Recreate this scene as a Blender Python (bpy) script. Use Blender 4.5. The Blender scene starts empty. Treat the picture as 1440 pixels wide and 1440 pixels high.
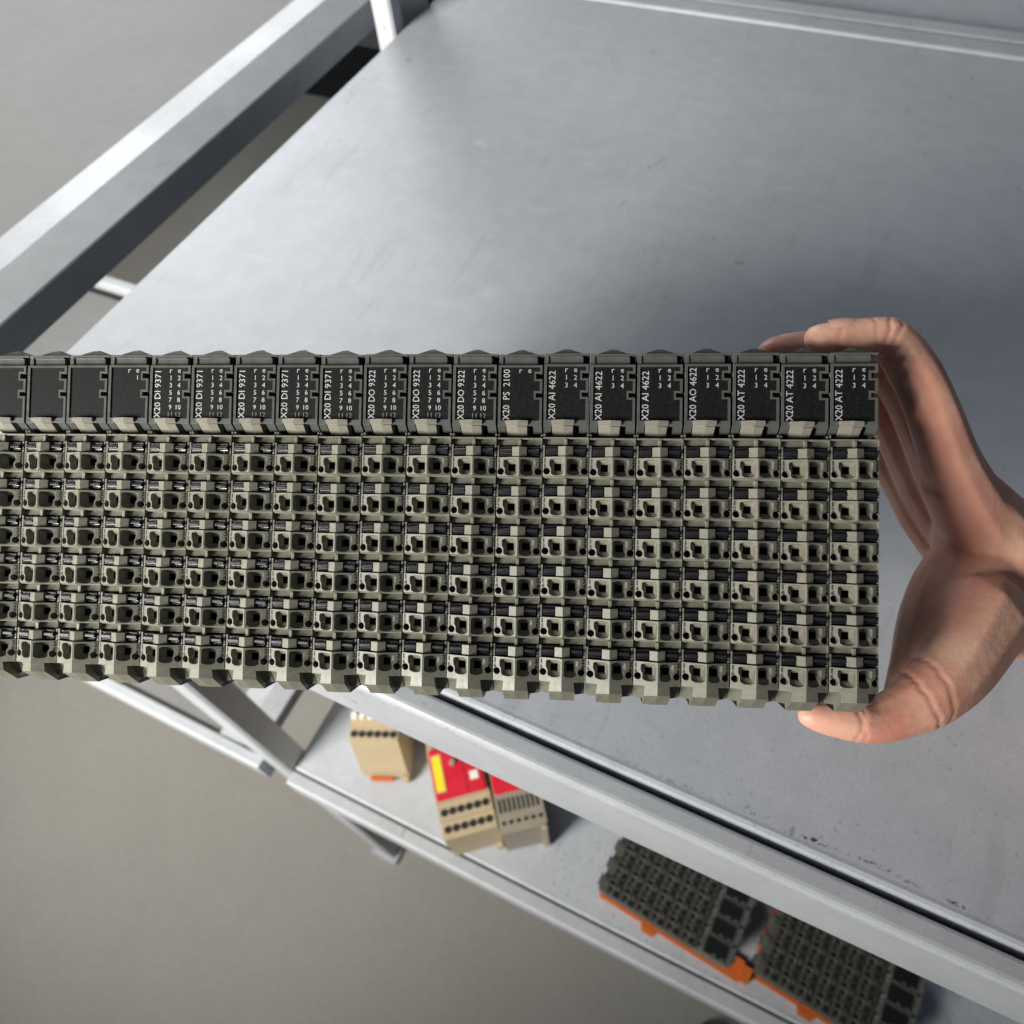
import bpy, bmesh, math, random
from mathutils import Vector, Matrix
from mathutils.geometry import delaunay_2d_cdt

random.seed(7)
SC = bpy.context.scene
COL = SC.collection
MM = 0.001

# ------------------------------------------------------------------ camera
# world axes: X runs along the shelf to the right, Y to the back, Z up; floor at Z = 0
CAM_H = 1.505
R = Matrix(((0.9035555, 0.3228121, -0.2817442),
            (0.4234821, -0.7728686, 0.4725855),
            (-0.0651949, -0.5463208, -0.8350348)))      # columns: right, down, forward
cam_d = bpy.data.cameras.new('camera')
cam = bpy.data.objects.new('camera', cam_d)
COL.objects.link(cam)
cam.matrix_basis = Matrix(((R[0][0], -R[0][1], -R[0][2], 0.0),
                           (R[1][0], -R[1][1], -R[1][2], 0.0),
                           (R[2][0], -R[2][1], -R[2][2], CAM_H),
                           (0, 0, 0, 1)))
cam_d.sensor_width = 36.0
cam_d.lens = 26.5
cam_d.clip_start = 0.01
cam_d.clip_end = 60.0
cam_d.dof.use_dof = True
cam_d.dof.focus_distance = 0.205
cam_d.dof.aperture_fstop = 17.0
SC.camera = cam

# ------------------------------------------------------------------ light
world = bpy.data.worlds.new('World')
SC.world = world
world.use_nodes = True
bg = world.node_tree.nodes['Background']
bg.inputs[0].default_value = (0.66, 0.79, 1.0, 1)
bg.inputs[1].default_value = 0.085

def area(name, loc, target, sx, sy, power, color):
    d = bpy.data.lights.new(name, 'AREA')
    d.shape = 'RECTANGLE'; d.size = sx; d.size_y = sy
    d.energy = power; d.color = color
    o = bpy.data.objects.new(name, d)
    COL.objects.link(o)
    o.location = loc
    o.rotation_euler = (Vector(target) - Vector(loc)).to_track_quat('-Z', 'Y').to_euler()
    return o

# window on the left towards the aisle; added lamp beyond the shelves brightens deck
win = area('left_light', (-0.934, -1.223, 1.775), (-1.062, 0.546, 1.001), 0.75, 0.60, 45, (1.0, 0.965, 0.90))
win.data.spread = math.radians(95.7)  # aim and spread shaped to leave the right side in shade
deck_fill = area('left_light', (-2.9, 2.5, CAM_H + 1.5), (-0.30, 0.35, 1.2), 1.8, 1.4, 6.5, (0.94, 0.97, 1.0))
deck_fill.data.spread = math.radians(50)

SC.render.engine = 'CYCLES'
SC.view_settings.view_transform = 'Standard'
SC.view_settings.look = 'None'
SC.view_settings.exposure = 0.0
SC.view_settings.gamma = 1.0
try:
    SC.cycles.use_denoising = True
    SC.cycles.max_bounces = 6
except Exception:
    pass

# ------------------------------------------------------------------ helpers
def lin(r, g, b):
    f = lambda c: (c / 255 / 12.92) if c / 255 <= 0.04045 else ((c / 255 + 0.055) / 1.055) ** 2.4
    return (f(r), f(g), f(b), 1.0)

def tag(o, label=None, cat=None, group=None, kind=None):
    if label: o['label'] = label
    if cat: o['category'] = cat
    if group: o['group'] = group
    if kind: o['kind'] = kind
    return o

def empty(name, mat=None, loc=None):
    o = bpy.data.objects.new(name, None)
    COL.objects.link(o)
    o.empty_display_size = 0.01
    if mat is not None: o.matrix_basis = mat
    if loc is not None: o.location = loc
    return o

def mesh_from(name, bm, mats, smooth=False, recalc=True):
    if recalc: bmesh.ops.recalc_face_normals(bm, faces=bm.faces[:])
    me = bpy.data.meshes.new(name)
    bm.to_mesh(me); bm.free()
    for m in (mats if isinstance(mats, (list, tuple)) else [mats]): me.materials.append(m)
    if smooth:
        for p in me.polygons: p.use_smooth = True
    return me

def link(name, me, parent=None, mat=None):
    o = bpy.data.objects.new(name, me)
    COL.objects.link(o)
    if parent is not None: o.parent = parent
    if mat is not None: o.matrix_basis = mat
    return o

def box(bm, x0, x1, y0, y1, z0, z1, mi=0):
    vs = [bm.verts.new(p) for p in ((x0,y0,z0),(x1,y0,z0),(x1,y1,z0),(x0,y1,z0),(x0,y0,z1),(x1,y0,z1),(x1,y1,z1),(x0,y1,z1))]
    for f in ((0,3,2,1),(4,5,6,7),(0,1,5,4),(1,2,6,5),(2,3,7,6),(3,0,4,7)):
        bm.faces.new([vs[i] for i in f]).material_index = mi
    return vs

def extrude_profile(bm, prof, x0, x1, axis='X', closed=True, caps=True, mi=0):
    """prof: list of (a, b); swept along an axis"""
    def pt(t, a, b):
        return (t, a, b) if axis == 'X' else (a, t, b)
    A = [bm.verts.new(pt(x0, *p)) for p in prof]
    B = [bm.verts.new(pt(x1, *p)) for p in prof]
    n = len(prof)
    for i in range(n if closed else n - 1):
        j = (i + 1) % n
        bm.faces.new((A[i], A[j], B[j], B[i])).material_index = mi
    if caps and closed:
        bm.faces.new(A).material_index = mi
        bm.faces.new(B[::-1]).material_index = mi

def inside(p, poly):
    c = False; n = len(poly)
    for i in range(n):
        a = poly[i]; b = poly[(i + 1) % n]
        if (a[1] > p[1]) != (b[1] > p[1]) and p[0] < (b[0] - a[0]) * (p[1] - a[1]) / (b[1] - a[1]) + a[0]:
            c = not c
    return c

def tri_poly(outer, holes):
    vs = []; es = []
    for loop in [outer] + holes:
        s = len(vs); n = len(loop)
        vs += [Vector(p) for p in loop]
        es += [(s + i, s + (i + 1) % n) for i in range(n)]
    ov, oe, of, *_ = delaunay_2d_cdt(vs, es, [], 0, 1e-6)
    tris = []
    for f in of:
        c = (sum(ov[i][0] for i in f) / 3, sum(ov[i][1] for i in f) / 3)
        if inside(c, outer) and not any(inside(c, h) for h in holes): tris.append(f)
    return ov, tris

def prism(bm, outer, holes, ztop, depth_outer, depth_hole, fn, mi=0):
    """plate with holes: front face at ztop, walls going down; fn maps (x, v, z) to a coordinate"""
    ov, tris = tri_poly(outer, holes)
    V = [bm.verts.new(fn(p[0], p[1], ztop)) for p in ov]
    for t in tris: bm.faces.new([V[i] for i in t]).material_index = mi
    for loop, d in [(outer, depth_outer)] + [(h, depth_hole) for h in holes]:
        if d is None: continue
        n = len(loop)
        A = [bm.verts.new(fn(p[0], p[1], ztop)) for p in loop]
        B = [bm.verts.new(fn(p[0], p[1], ztop - d)) for p in loop]
        for i in range(n):
            j = (i + 1) % n
            bm.faces.new((A[i], A[j], B[j], B[i])).material_index = mi

# ------------------------------------------------------------------ materials
def new_mat(name):
    m = bpy.data.materials.new(name); m.use_nodes = True
    nt = m.node_tree
    return m, nt, nt.nodes['Principled BSDF']

def node(nt, t, **kw):
    n = nt.nodes.new(t)
    for k, v in kw.items():
        if k.startswith('_'): setattr(n, k[1:], v)
        else: n.inputs[k.replace('__', ' ')].default_value = v
    return n

def plastic(name, col, rough=0.45, var=0.12, scale=400.0, bump=0.0, bevel=0.0, spec=0.5, bump_scale=4000.0, wear_glint=0.0):
    m, nt, p = new_mat(name)
    L = nt.links.new
    tc = node(nt, 'ShaderNodeTexCoord')
    nz = node(nt, 'ShaderNodeTexNoise', Scale=scale, Detail=4.0)
    L(tc.outputs['Object'], nz.inputs['Vector'])
    rp = node(nt, 'ShaderNodeMapRange')
    rp.inputs['From Min'].default_value = 0.3; rp.inputs['From Max'].default_value = 0.7
    rp.inputs['To Min'].default_value = 1 - var; rp.inputs['To Max'].default_value = 1 + var
    L(nz.outputs['Fac'], rp.inputs['Value'])
    oi = node(nt, 'ShaderNodeObjectInfo')
    ro = node(nt, 'ShaderNodeMapRange'); ro.inputs['To Min'].default_value = 0.93; ro.inputs['To Max'].default_value = 1.07
    L(oi.outputs['Random'], ro.inputs['Value'])
    mm = node(nt, 'ShaderNodeMath', _operation='MULTIPLY'); L(rp.outputs['Result'], mm.inputs[0]); L(ro.outputs['Result'], mm.inputs[1])
    mx = node(nt, 'ShaderNodeVectorMath', _operation='SCALE')
    mx.inputs[0].default_value = col[:3]
    L(mm.outputs[0], mx.inputs['Scale'])
    if wear_glint > 0:       # rubbed corners, with edge highlights painted in as a paler colour
        bw = node(nt, 'ShaderNodeBevel', Radius=0.00022); bw.samples = 4
        ge = node(nt, 'ShaderNodeNewGeometry')
        dt = node(nt, 'ShaderNodeVectorMath', _operation='DOT_PRODUCT'); L(bw.outputs['Normal'], dt.inputs[0]); L(ge.outputs['Normal'], dt.inputs[1])
        we = node(nt, 'ShaderNodeMapRange')
        for k, v in zip(('From Min', 'From Max', 'To Min', 'To Max'), (0.82, 0.985, 1 + wear_glint, 1.0)): we.inputs[k].default_value = v
        L(dt.outputs['Value'], we.inputs['Value'])
        m2 = node(nt, 'ShaderNodeVectorMath', _operation='SCALE'); L(mx.outputs['Vector'], m2.inputs[0]); L(we.outputs['Result'], m2.inputs['Scale'])
        mx = m2
    L(mx.outputs['Vector'], p.inputs['Base Color'])
    p.inputs['Specular IOR Level'].default_value = spec
    rr = node(nt, 'ShaderNodeMapRange')
    rr.inputs['From Min'].default_value = 0.3; rr.inputs['From Max'].default_value = 0.7
    rr.inputs['To Min'].default_value = max(0.05, rough - 0.08); rr.inputs['To Max'].default_value = rough + 0.08
    L(nz.outputs['Fac'], rr.inputs['Value']); L(rr.outputs['Result'], p.inputs['Roughness'])
    last = None
    if bevel > 0:
        bv = node(nt, 'ShaderNodeBevel', Radius=bevel); bv.samples = 4
        last = bv.outputs['Normal']
    if bump > 0:
        n2 = node(nt, 'ShaderNodeTexNoise', Scale=bump_scale, Detail=2.0)
        L(tc.outputs['Object'], n2.inputs['Vector'])
        b = node(nt, 'ShaderNodeBump', Strength=bump, Distance=0.0001)
        L(n2.outputs['Fac'], b.inputs['Height'])
        if last: L(last, b.inputs['Normal'])
        last = b.outputs['Normal']
    if last: L(last, p.inputs['Normal'])
    return m

M_CREAM = plastic('cream_grey_plastic', (0.195, 0.191, 0.150), 0.44, 0.12, 700, 0.12, 0.00015, wear_glint=0.75)
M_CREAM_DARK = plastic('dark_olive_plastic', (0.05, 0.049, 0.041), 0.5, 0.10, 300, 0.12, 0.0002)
M_CLAMP = plastic('dark_clamp_metal', (0.02, 0.02, 0.022), 0.5, 0.2)
M_HOUS = plastic('dark_grey_green_plastic', (0.085, 0.09, 0.082), 0.42, 0.10, 300, 0.15, 0.00015, wear_glint=0.6)
M_LEGEND = plastic('matt_black_legend_plastic', (0.007, 0.007, 0.0075), 0.6, 0.35, 900, 0.5, 0.0, 0.22)
M_LATCH = plastic('warm_beige_plastic', (0.26, 0.247, 0.205), 0.45, 0.07, 300, 0.12, 0.00015)
M_LEVER = plastic('glossy_black_lever_plastic', (0.012, 0.012, 0.014), 0.30, 0.15, 300, 0.06, 0.0001, 0.8)
M_INK = plastic('white_print', (0.50, 0.51, 0.50), 0.6, 0.18, 2500)
M_INKGREY = plastic('grey_print', (0.20, 0.20, 0.20), 0.6, 0.4, 2500)  # greyer ink for the last two channel numbers
M_DIGIT = plastic('black_print', (0.006, 0.006, 0.006), 0.6, 0.3)
M_ORANGE = plastic('orange_plastic', (0.50, 0.115, 0.02), 0.45, 0.06)
M_BEIGE = plastic('beige_relay_plastic', (0.43, 0.345, 0.22), 0.5, 0.05, 60)
M_BEIGEGREY = plastic('grey_beige_relay_plastic', (0.27, 0.235, 0.18), 0.5, 0.06, 60)
M_RED = plastic('red_front_plastic', (0.55, 0.012, 0.03), 0.45, 0.06, 60)
M_YELLOW = plastic('yellow_label', (0.85, 0.66, 0.02), 0.5, 0.05)
M_WHITE = plastic('white_button_plastic', (0.80, 0.78, 0.72), 0.4, 0.03)
M_BLACK = plastic('black_hole_plastic', (0.012, 0.012, 0.012), 0.6, 0.2)
M_NEARBLACK = plastic('near_black_matt', (0.006, 0.008, 0.010), 0.8, 0.2, 20)

def coated_metal(name, col, rough, dirt=0.0, spots=0.0, front=None, mott=1.0):
    """grey powder-coated sheet steel with handling marks; coordinates are world metres"""
    m, nt, p = new_mat(name)
    L = nt.links.new
    tc = node(nt, 'ShaderNodeTexCoord')
    P = tc.outputs['Object']
    def ramp(sock, a, b, lo, hi):
        r = node(nt, 'ShaderNodeMapRange'); r.interpolation_type = 'SMOOTHSTEP'
        for k, v in zip(('From Min', 'From Max', 'To Min', 'To Max'), (a, b, lo, hi)): r.inputs[k].default_value = v
        L(sock, r.inputs['Value']); return r.outputs['Result']
    def math_(op, a, b):
        n = node(nt, 'ShaderNodeMath', _operation=op)
        for i, s in enumerate((a, b)):
            if isinstance(s, (int, float)): n.inputs[i].default_value = s
            else: L(s, n.inputs[i])
        return n.outputs[0]
    def noise(scale, detail=3.0, sc=(1, 1, 1), rot=0.0, dist=0.0):
        mp = node(nt, 'ShaderNodeMapping'); mp.inputs['Scale'].default_value = sc; mp.inputs['Rotation'].default_value[2] = rot
        L(P, mp.inputs['Vector'])
        n = node(nt, 'ShaderNodeTexNoise', Scale=scale, Detail=detail, Distortion=dist)
        L(mp.outputs['Vector'], n.inputs['Vector']); return n.outputs['Fac']
    f = ramp(noise(9, 4), 0.3, 0.7, 1 - 0.07 * mott, 1 + 0.06 * mott)
    f = math_('MULTIPLY', f, ramp(noise(70, 3), 0.3, 0.7, 0.965, 1.03))
    f = math_('MULTIPLY', f, ramp(noise(900, 2), 0.3, 0.7, 0.96, 1.04))
    rough_s = ramp(noise(14, 4), 0.3, 0.7, rough - 0.05 * mott, rough + 0.06 * mott)
    if spots > 0:      # pale round handling smudges
        vor = node(nt, 'ShaderNodeTexVoronoi', Scale=18.0, Randomness=1.0)
        wob = node(nt, 'ShaderNodeTexNoise', Scale=60.0, Detail=2.0); L(P, wob.inputs['Vector'])
        ad = node(nt, 'ShaderNodeVectorMath', _operation='MULTIPLY_ADD')
        L(wob.outputs['Color'], ad.inputs[0]); ad.inputs[1].default_value = (0.012, 0.012, 0.0); L(P, ad.inputs[2])
        fl = node(nt, 'ShaderNodeVectorMath', _operation='MULTIPLY'); L(ad.outputs[0], fl.inputs[0]); fl.inputs[1].default_value = (1, 1, 0)
        L(fl.outputs[0], vor.inputs['Vector'])
        sep = node(nt, 'ShaderNodeSeparateColor'); L(vor.outputs['Color'], sep.inputs[0])
        size = ramp(sep.outputs[0], 0.3, 1.0, 0.0, 0.19)
        s = math_('SUBTRACT', size, vor.outputs['Distance'])
        s = ramp(s, 0.0, 0.05, 0.0, 1.0)
        s = math_('MULTIPLY', s, ramp(noise(45, 3), 0.4, 0.65, 0.0, 1.0))
        f = math_('ADD', f, math_('MULTIPLY', s, spots))
        st = ramp(noise(22, 5, (1, 5, 1), 0.9, 0.6), 0.59, 0.72, 0.0, 0.07)   # wiped streaks
        f = math_('ADD', f, st)
        st2 = ramp(noise(16, 5, (6, 1, 1), 0.35, 0.4), 0.62, 0.70, 0.0, 0.075)
        f = math_('SUBTRACT', f, st2)
    if dirt > 0:       # dark specks and short scuffs
        d = ramp(noise(420, 3, (1, 1, 1)), 0.64, 0.70, 0.0, 1.0)
        d2 = ramp(noise(150, 4, (1, 0.35, 1), -0.5, 0.5), 0.675, 0.71, 0.0, 1.0)
        zone = ramp(noise(6, 2), 0.42, 0.62, 0.15, 1.0)
        d = math_('MULTIPLY', math_('MAXIMUM', d, d2), zone)
        if front is not None:
            sx = node(nt, 'ShaderNodeSeparateXYZ'); L(P, sx.inputs[0])
            near = ramp(sx.outputs['Y'], front + 0.02, front + 0.16, 1.0, 0.25)
            d = math_('MULTIPLY', d, near)
            line = math_('ABSOLUTE', math_('SUBTRACT', sx.outputs['Y'], math_('ADD', math_('MULTIPLY', noise(30, 5), 0.0075), front)), 0)
            line = ramp(line, 0.0001, 0.0012, 1.0, 0.0)
            brk = math_('MULTIPLY', ramp(noise(60, 4), 0.45, 0.60, 0.0, 1.0), ramp(noise(700, 3), 0.48, 0.56, 0.0, 1.0))
            on = ramp(sx.outputs['X'], -0.03, 0.06, 0.15, 1.0)
            d = math_('MAXIMUM', d, math_('MULTIPLY', math_('MULTIPLY', line, brk), on))
        f = math_('MULTIPLY', f, math_('SUBTRACT', 1.0, math_('MULTIPLY', d, dirt)))
    mx = node(nt, 'ShaderNodeVectorMath', _operation='SCALE'); mx.inputs[0].default_value = col[:3]
    L(f, mx.inputs['Scale']); L(mx.outputs['Vector'], p.inputs['Base Color'])
    L(rough_s, p.inputs['Roughness'])
    b = node(nt, 'ShaderNodeBump', Strength=0.06, Distance=0.0004)
    L(noise(700, 2), b.inputs['Height']); L(b.outputs['Normal'], p.inputs['Normal'])
    return m

M_DECK = coated_metal('grey_coated_deck_steel', (0.395, 0.418, 0.452), 0.45, 0.9, 0.20, 0.0765, mott=0.55)
M_DECK2 = coated_metal('dark_grey_deck_steel', (0.17, 0.17, 0.168), 0.6, 0.2, 0.0, mott=0.2)  # darker grey base for the neighbouring unit's decks
M_FRAME = coated_metal('grey_coated_frame_steel', (0.39, 0.41, 0.435), 0.40, 0.35)
M_FLOOR = coated_metal('brown_grey_sealed_concrete', (0.272, 0.262, 0.238), 0.5, 0.15, mott=0.3)

def skin_material():
    m, nt, p = new_mat('skin')
    L = nt.links.new
    tc = node(nt, 'ShaderNodeTexCoord')
    n1 = node(nt, 'ShaderNodeTexNoise', Scale=70.0, Detail=4.0); L(tc.outputs['Object'], n1.inputs['Vector'])
    cr = node(nt, 'ShaderNodeValToRGB')
    cr.color_ramp.elements[0].position = 0.35; cr.color_ramp.elements[0].color = (0.66, 0.33, 0.235, 1)
    cr.color_ramp.elements[1].position = 0.65; cr.color_ramp.elements[1].color = (0.80, 0.50, 0.365, 1)
    L(n1.outputs['Fac'], cr.inputs['Fac'])
    n3 = node(nt, 'ShaderNodeTexNoise', Scale=32.0, Detail=5.0, Distortion=0.6); L(tc.outputs['Object'], n3.inputs['Vector'])
    rg = node(nt, 'ShaderNodeMapRange')
    for k, v in zip(('From Min', 'From Max', 'To Min', 'To Max'), (0.45, 0.68, 0.0, 0.55)): rg.inputs[k].default_value = v
    L(n3.outputs['Fac'], rg.inputs['Value'])
    mr = node(nt, 'ShaderNodeMixRGB'); mr.inputs[2].default_value = (0.66, 0.24, 0.18, 1)
    L(rg.outputs['Result'], mr.inputs[0]); L(cr.outputs['Color'], mr.inputs[1]); L(mr.outputs[0], p.inputs['Base Color'])
    p.inputs['Roughness'].default_value = 0.48
    p.inputs['Subsurface Weight'].default_value = 0.35
    p.inputs['Subsurface Radius'].default_value = (1.0, 0.35, 0.2)
    p.inputs['Subsurface Scale'].default_value = 0.003
    v = node(nt, 'ShaderNodeTexVoronoi', Scale=1100.0); v.feature = 'DISTANCE_TO_EDGE'
    mp = node(nt, 'ShaderNodeMapping'); mp.inputs['Scale'].default_value = (1.0, 0.45, 0.7)
    L(tc.outputs['Object'], mp.inputs['Vector']); L(mp.outputs['Vector'], v.inputs['Vector'])
    n2 = node(nt, 'ShaderNodeTexNoise', Scale=350.0, Detail=3.0); L(tc.outputs['Object'], n2.inputs['Vector'])
    b1 = node(nt, 'ShaderNodeBump', Strength=0.25, Distance=0.0002); L(v.outputs['Distance'], b1.inputs['Height'])
    b2 = node(nt, 'ShaderNodeBump', Strength=0.3, Distance=0.0006); L(n2.outputs['Fac'], b2.inputs['Height']); L(b1.outputs['Normal'], b2.inputs['Normal'])
    L(b2.outputs['Normal'], p.inputs['Normal'])
    return m
M_SKIN = skin_material()
M_NAIL = plastic('finger_nail', (0.70, 0.41, 0.31), 0.35, 0.08, 200)

# ------------------------------------------------------------------ floor
bm = bmesh.new()
vs = [bm.verts.new(p) for p in ((-12, -12, 0), (12, -12, 0), (12, 12, 0), (-12, 12, 0))]
bm.faces.new(vs)
tag(link('floor', mesh_from('floor', bm, M_FLOOR)), kind='structure')

# ------------------------------------------------------------------ shelving racks
Z1 = CAM_H - 0.290      # upper deck
Z2 = CAM_H - 0.880      # lower deck
XL, XR = -0.3805, 0.660
YF, YB = 0.0745, 0.640

def deck_mesh(x0, x1, z, yf, yb):
    bm = bmesh.new()
    prof = [(yf, z - 0.030), (yf, z - 0.004), (yf + 0.0006, z - 0.0018), (yf + 0.0016, z - 0.0003), (yf + 0.0030, z + 0.0002),
            (yf + 0.0045, z), (yb, z), (yb + 0.001, z - 0.002), (yb + 0.001, z - 0.03), (yb - 0.001, z - 0.03), (yb - 0.001, z - 0.003),
            (yf + 0.0015, z - 0.003), (yf + 0.0015, z - 0.03)]
    extrude_profile(bm, prof, x0, x1)
    return mesh_from('deck', bm, M_DECK)

def beam_mesh(x0, x1, z, y0, y1, h):
    """box beam along X with rounded top edges; y0 is the aisle face"""
    bm = bmesh.new(); r = 0.0032; n = 4
    prof = [(y0, z - h)]
    for k in range(n + 1):
        a = math.pi / 2 * k / n
        prof.append((y0 + r - r * math.cos(a), z - r + r * math.sin(a)))
    r2 = 0.0015
    for k in range(n + 1):
        a = math.pi / 2 * k / n
        prof.append((y1 - r2 + r2 * math.sin(a), z - r2 + r2 * math.cos(a)))
    prof.append((y1, z - h))
    extrude_profile(bm, prof, x0, x1)
    return mesh_from('beam', bm, M_FRAME, smooth=False)

def post_mesh(x0, x1, y0, y1, z0, z1, d=1):
    """upright with a lip and a groove on the inner face"""
    bm = bmesh.new()
    r = 0.003
    prof = [(x0 + r, y0), (x1 - r, y0), (x1, y0 + r), (x1, y1 - r), (x1 - r, y1), (x0 + r, y1), (x0, y1 - r), (x0, y0 + r)]
    A = [bm.verts.new((p[0], p[1], z0)) for p in prof]; B = [bm.verts.new((p[0], p[1], z1)) for p in prof]
    for i in range(8):
        j = (i + 1) % 8
        bm.faces.new((A[i], A[j], B[j], B[i]))
    bm.faces.new(A[::-1]); bm.faces.new(B)
    return mesh_from('post', bm, M_FRAME)

rack = empty('shelf_rack', loc=(0.14, 0.35, 0))
tag(rack, 'grey steel shelving unit under the held modules, with a wide deck and a lower shelf', 'shelf', 'grey shelving units')
rack2 = empty('shelf_rack', loc=(-0.9, 0.35, 0))
tag(rack2, 'neighbouring grey steel shelving unit at the upper left, beyond the dark gap', 'shelf', 'grey shelving units')
def part(name, me, root, **kw):
    o = link(name, me, root)
    o.matrix_basis = Matrix.Translation(-root.location)
    tag(o, **kw)
    return o
part('deck', deck_mesh(-0.3765, XR, Z1, YF, YB), rack)
part('deck', deck_mesh(-0.3800, XR, Z2, YF + 0.002, YB), rack)
part('front_beam', beam_mesh(XL + 0.0005, XR, Z1 - 0.0004, 0.0630, 0.0725, 0.046), rack)
part('front_beam', beam_mesh(XL + 0.0005, XR, Z2 - 0.0004, 0.0590, 0.0745, 0.046), rack)
for z in (Z1, Z2):
    part('back_beam', beam_mesh(XL + 0.0005, XR, z + 0.001, 0.6430, 0.6620, 0.046), rack)
    part('back_rail', beam_mesh(XL + 0.0005, XR, z - 0.001, 0.6690, 0.6860, 0.046), rack)
for x0, x1 in ((XL - 0.040, XL), (XR, XR + 0.04)):
    ztop = Z1 - 0.005
    part('post', post_mesh(x0, x1, 0.070, 0.1000, 0.012, ztop + (0.0 if x0 < 0 else 0.0)), rack)
    xb = x0 + 0.0235 if x0 < 0 else x0
    xb1 = xb + 0.0165
    bm = bmesh.new()          # rear upright: folded channel with two lips and a groove between
    prof = [(0.5438, xb), (0.5438, xb1 - 0.002), (0.5458, xb1), (0.5580, xb1), (0.5600, xb1 - 0.002), (0.5600, xb1 - 0.008), (0.5770, xb1 - 0.008), (0.5790, xb1 - 0.006), (0.5860, xb1), (0.6010, xb1), (0.6020, xb1 - 0.002), (0.6020, xb)]
    A = [bm.verts.new((q[1], q[0], 0.012)) for q in prof]; B = [bm.verts.new((q[1], q[0], 1.5)) for q in prof]
    for i in range(len(prof)):
        j = (i + 1) % len(prof); bm.faces.new((A[i], A[j], B[j], B[i]))
    bm.faces.new(A[::-1]); bm.faces.new(B)
    part('post', mesh_from('post', bm, M_FRAME), rack)
    for yc in (0.085, 0.573):
        bm = bmesh.new()
        box(bm, x0 - 0.006, x1 + 0.006, yc - 0.022, yc + 0.022, 0.0, 0.0118)
        part('foot', mesh_from('foot', bm, M_FRAME), rack)
# neighbouring unit: two decks whose right rim faces us
XN0, XN1 = -1.40, -0.4500
def rim_deck(z):
    root_parts = []
    bm = bmesh.new()
    box(bm, XN0, XN1 - 0.0385, YF, YB, z - 0.008, z - 0.006)
    part('deck', mesh_from('deck', bm, M_DECK2), rack2)
    bm = bmesh.new()
    prof = [(XN1 - 0.038, z - 0.0335), (XN1 - 0.038, z - 0.001), (XN1 - 0.037, z), (XN1 - 0.0115, z), (XN1 - 0.0105, z - 0.0004), (XN1 + 0.0112, z - 0.0096),
            (XN1 + 0.0120, z - 0.0106), (XN1 + 0.0120, z - 0.032), (XN1 + 0.008, z - 0.034), (XN1 - 0.0375, z - 0.034)]
    extrude_profile(bm, prof, YF, 0.627, axis='Y')
    part('rim', mesh_from('rim', bm, M_FRAME), rack2)
    part('front_beam', beam_mesh(XN0, XL - 0.0405, z - 0.0004, 0.0590, 0.0730, 0.046), rack2)
for z, y0 in ((CAM_H - 0.2905, 0.6315), (Z2 - 0.001, 0.665)):
    part('back_beam', beam_mesh(XN0, -0.4215, z, y0, y0 + 0.018, 0.0628), rack2)
rim_deck(CAM_H - 0.2846)
rim_deck(Z2)
for y in (0.0745, 0.60):
    part('post', post_mesh(XN0 - 0.041, XN0 - 0.001, y, y + 0.03, 0.0, Z1), rack2)

# shelf of the unit standing back to back with ours, seen past the rear rail
rack3 = empty('shelf_rack', loc=(0.2, 0.95, 0))
tag(rack3, 'grey shelf behind the rear rail at the upper right corner', 'shelf', 'grey shelving units')
part('deck', deck_mesh(-0.22, XR, Z1 - 0.012, 0.690, 1.25), rack3)
for x in (-0.262, XR + 0.001):
    part('post', post_mesh(x, x + 0.04, 1.21, 1.25, 0.0, Z1 + 0.1), rack3)

bm = bmesh.new()  # thin black sheet added where the floor lies in deep shade
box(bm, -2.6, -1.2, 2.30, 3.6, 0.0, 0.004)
tag(link('floor_shade_sheet', mesh_from('floor_shade_sheet', bm, M_NEARBLACK)), 'added black sheet standing in for the deep shade seen through the gap between the two shelving units', 'mat')

def shoe(x, y, yaw):
    root = empty('shoe', Matrix.Translation((x, y, 0)) @ Matrix.Rotation(yaw, 4, 'Z'))
    tag(root, 'dark rounded shoe tip on the floor at the bottom edge, below the orange bases', 'shoe')
    def loop(sc, z):
        pts = []
        for k in range(28):
            t = 2 * math.pi * k / 28
            u = math.cos(t); w = 0.048 if u > 0 else 0.040
            pts.append((u * 0.145 * sc, math.sin(t) * w * (1 - 0.12 * u) * sc, z))
        return pts
    def loft(rings, m, name):
        bm = bmesh.new(); R_ = [[bm.verts.new(p) for p in r] for r in rings]
        for a, b in zip(R_, R_[1:]):
            for i in range(28):
                j = (i + 1) % 28; bm.faces.new((a[i], a[j], b[j], b[i]))
        bm.faces.new(R_[-1]); bm.faces.new(R_[0][::-1])
        link(name, mesh_from(name, bm, m, smooth=True), root)
    loft([loop(0.98, 0.001), loop(1.02, 0.010), loop(1.0, 0.024)], M_BLACK, 'sole')
    def up(sc, h, tilt): return [(p[0], p[1], h + tilt * (0.145 - p[0])) for p in loop(sc, 0)]
    loft([up(0.97, 0.0245, 0), up(0.96, 0.040, 0.05), up(0.86, 0.055, 0.14), up(0.66, 0.064, 0.20), up(0.35, 0.067, 0.22)], M_NEARBLACK, 'upper')
shoe(0.235, -0.075, math.radians(100))

# ------------------------------------------------------------------ terminal module (millimetres: x right, v down, z towards the viewer)
OFF = Vector((6.25, -45.0, -68.0))
def P(x, v, z):
    return (Vector((x, -v, z)) - OFF) * MM
NROW, V0, PITCH = 6, 19.9, 10.74
RIDGE = 2.4
def zf(x):
    x = x if x <= 6.25 else 12.5 - x
    return RIDGE * x / 6.25

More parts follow.
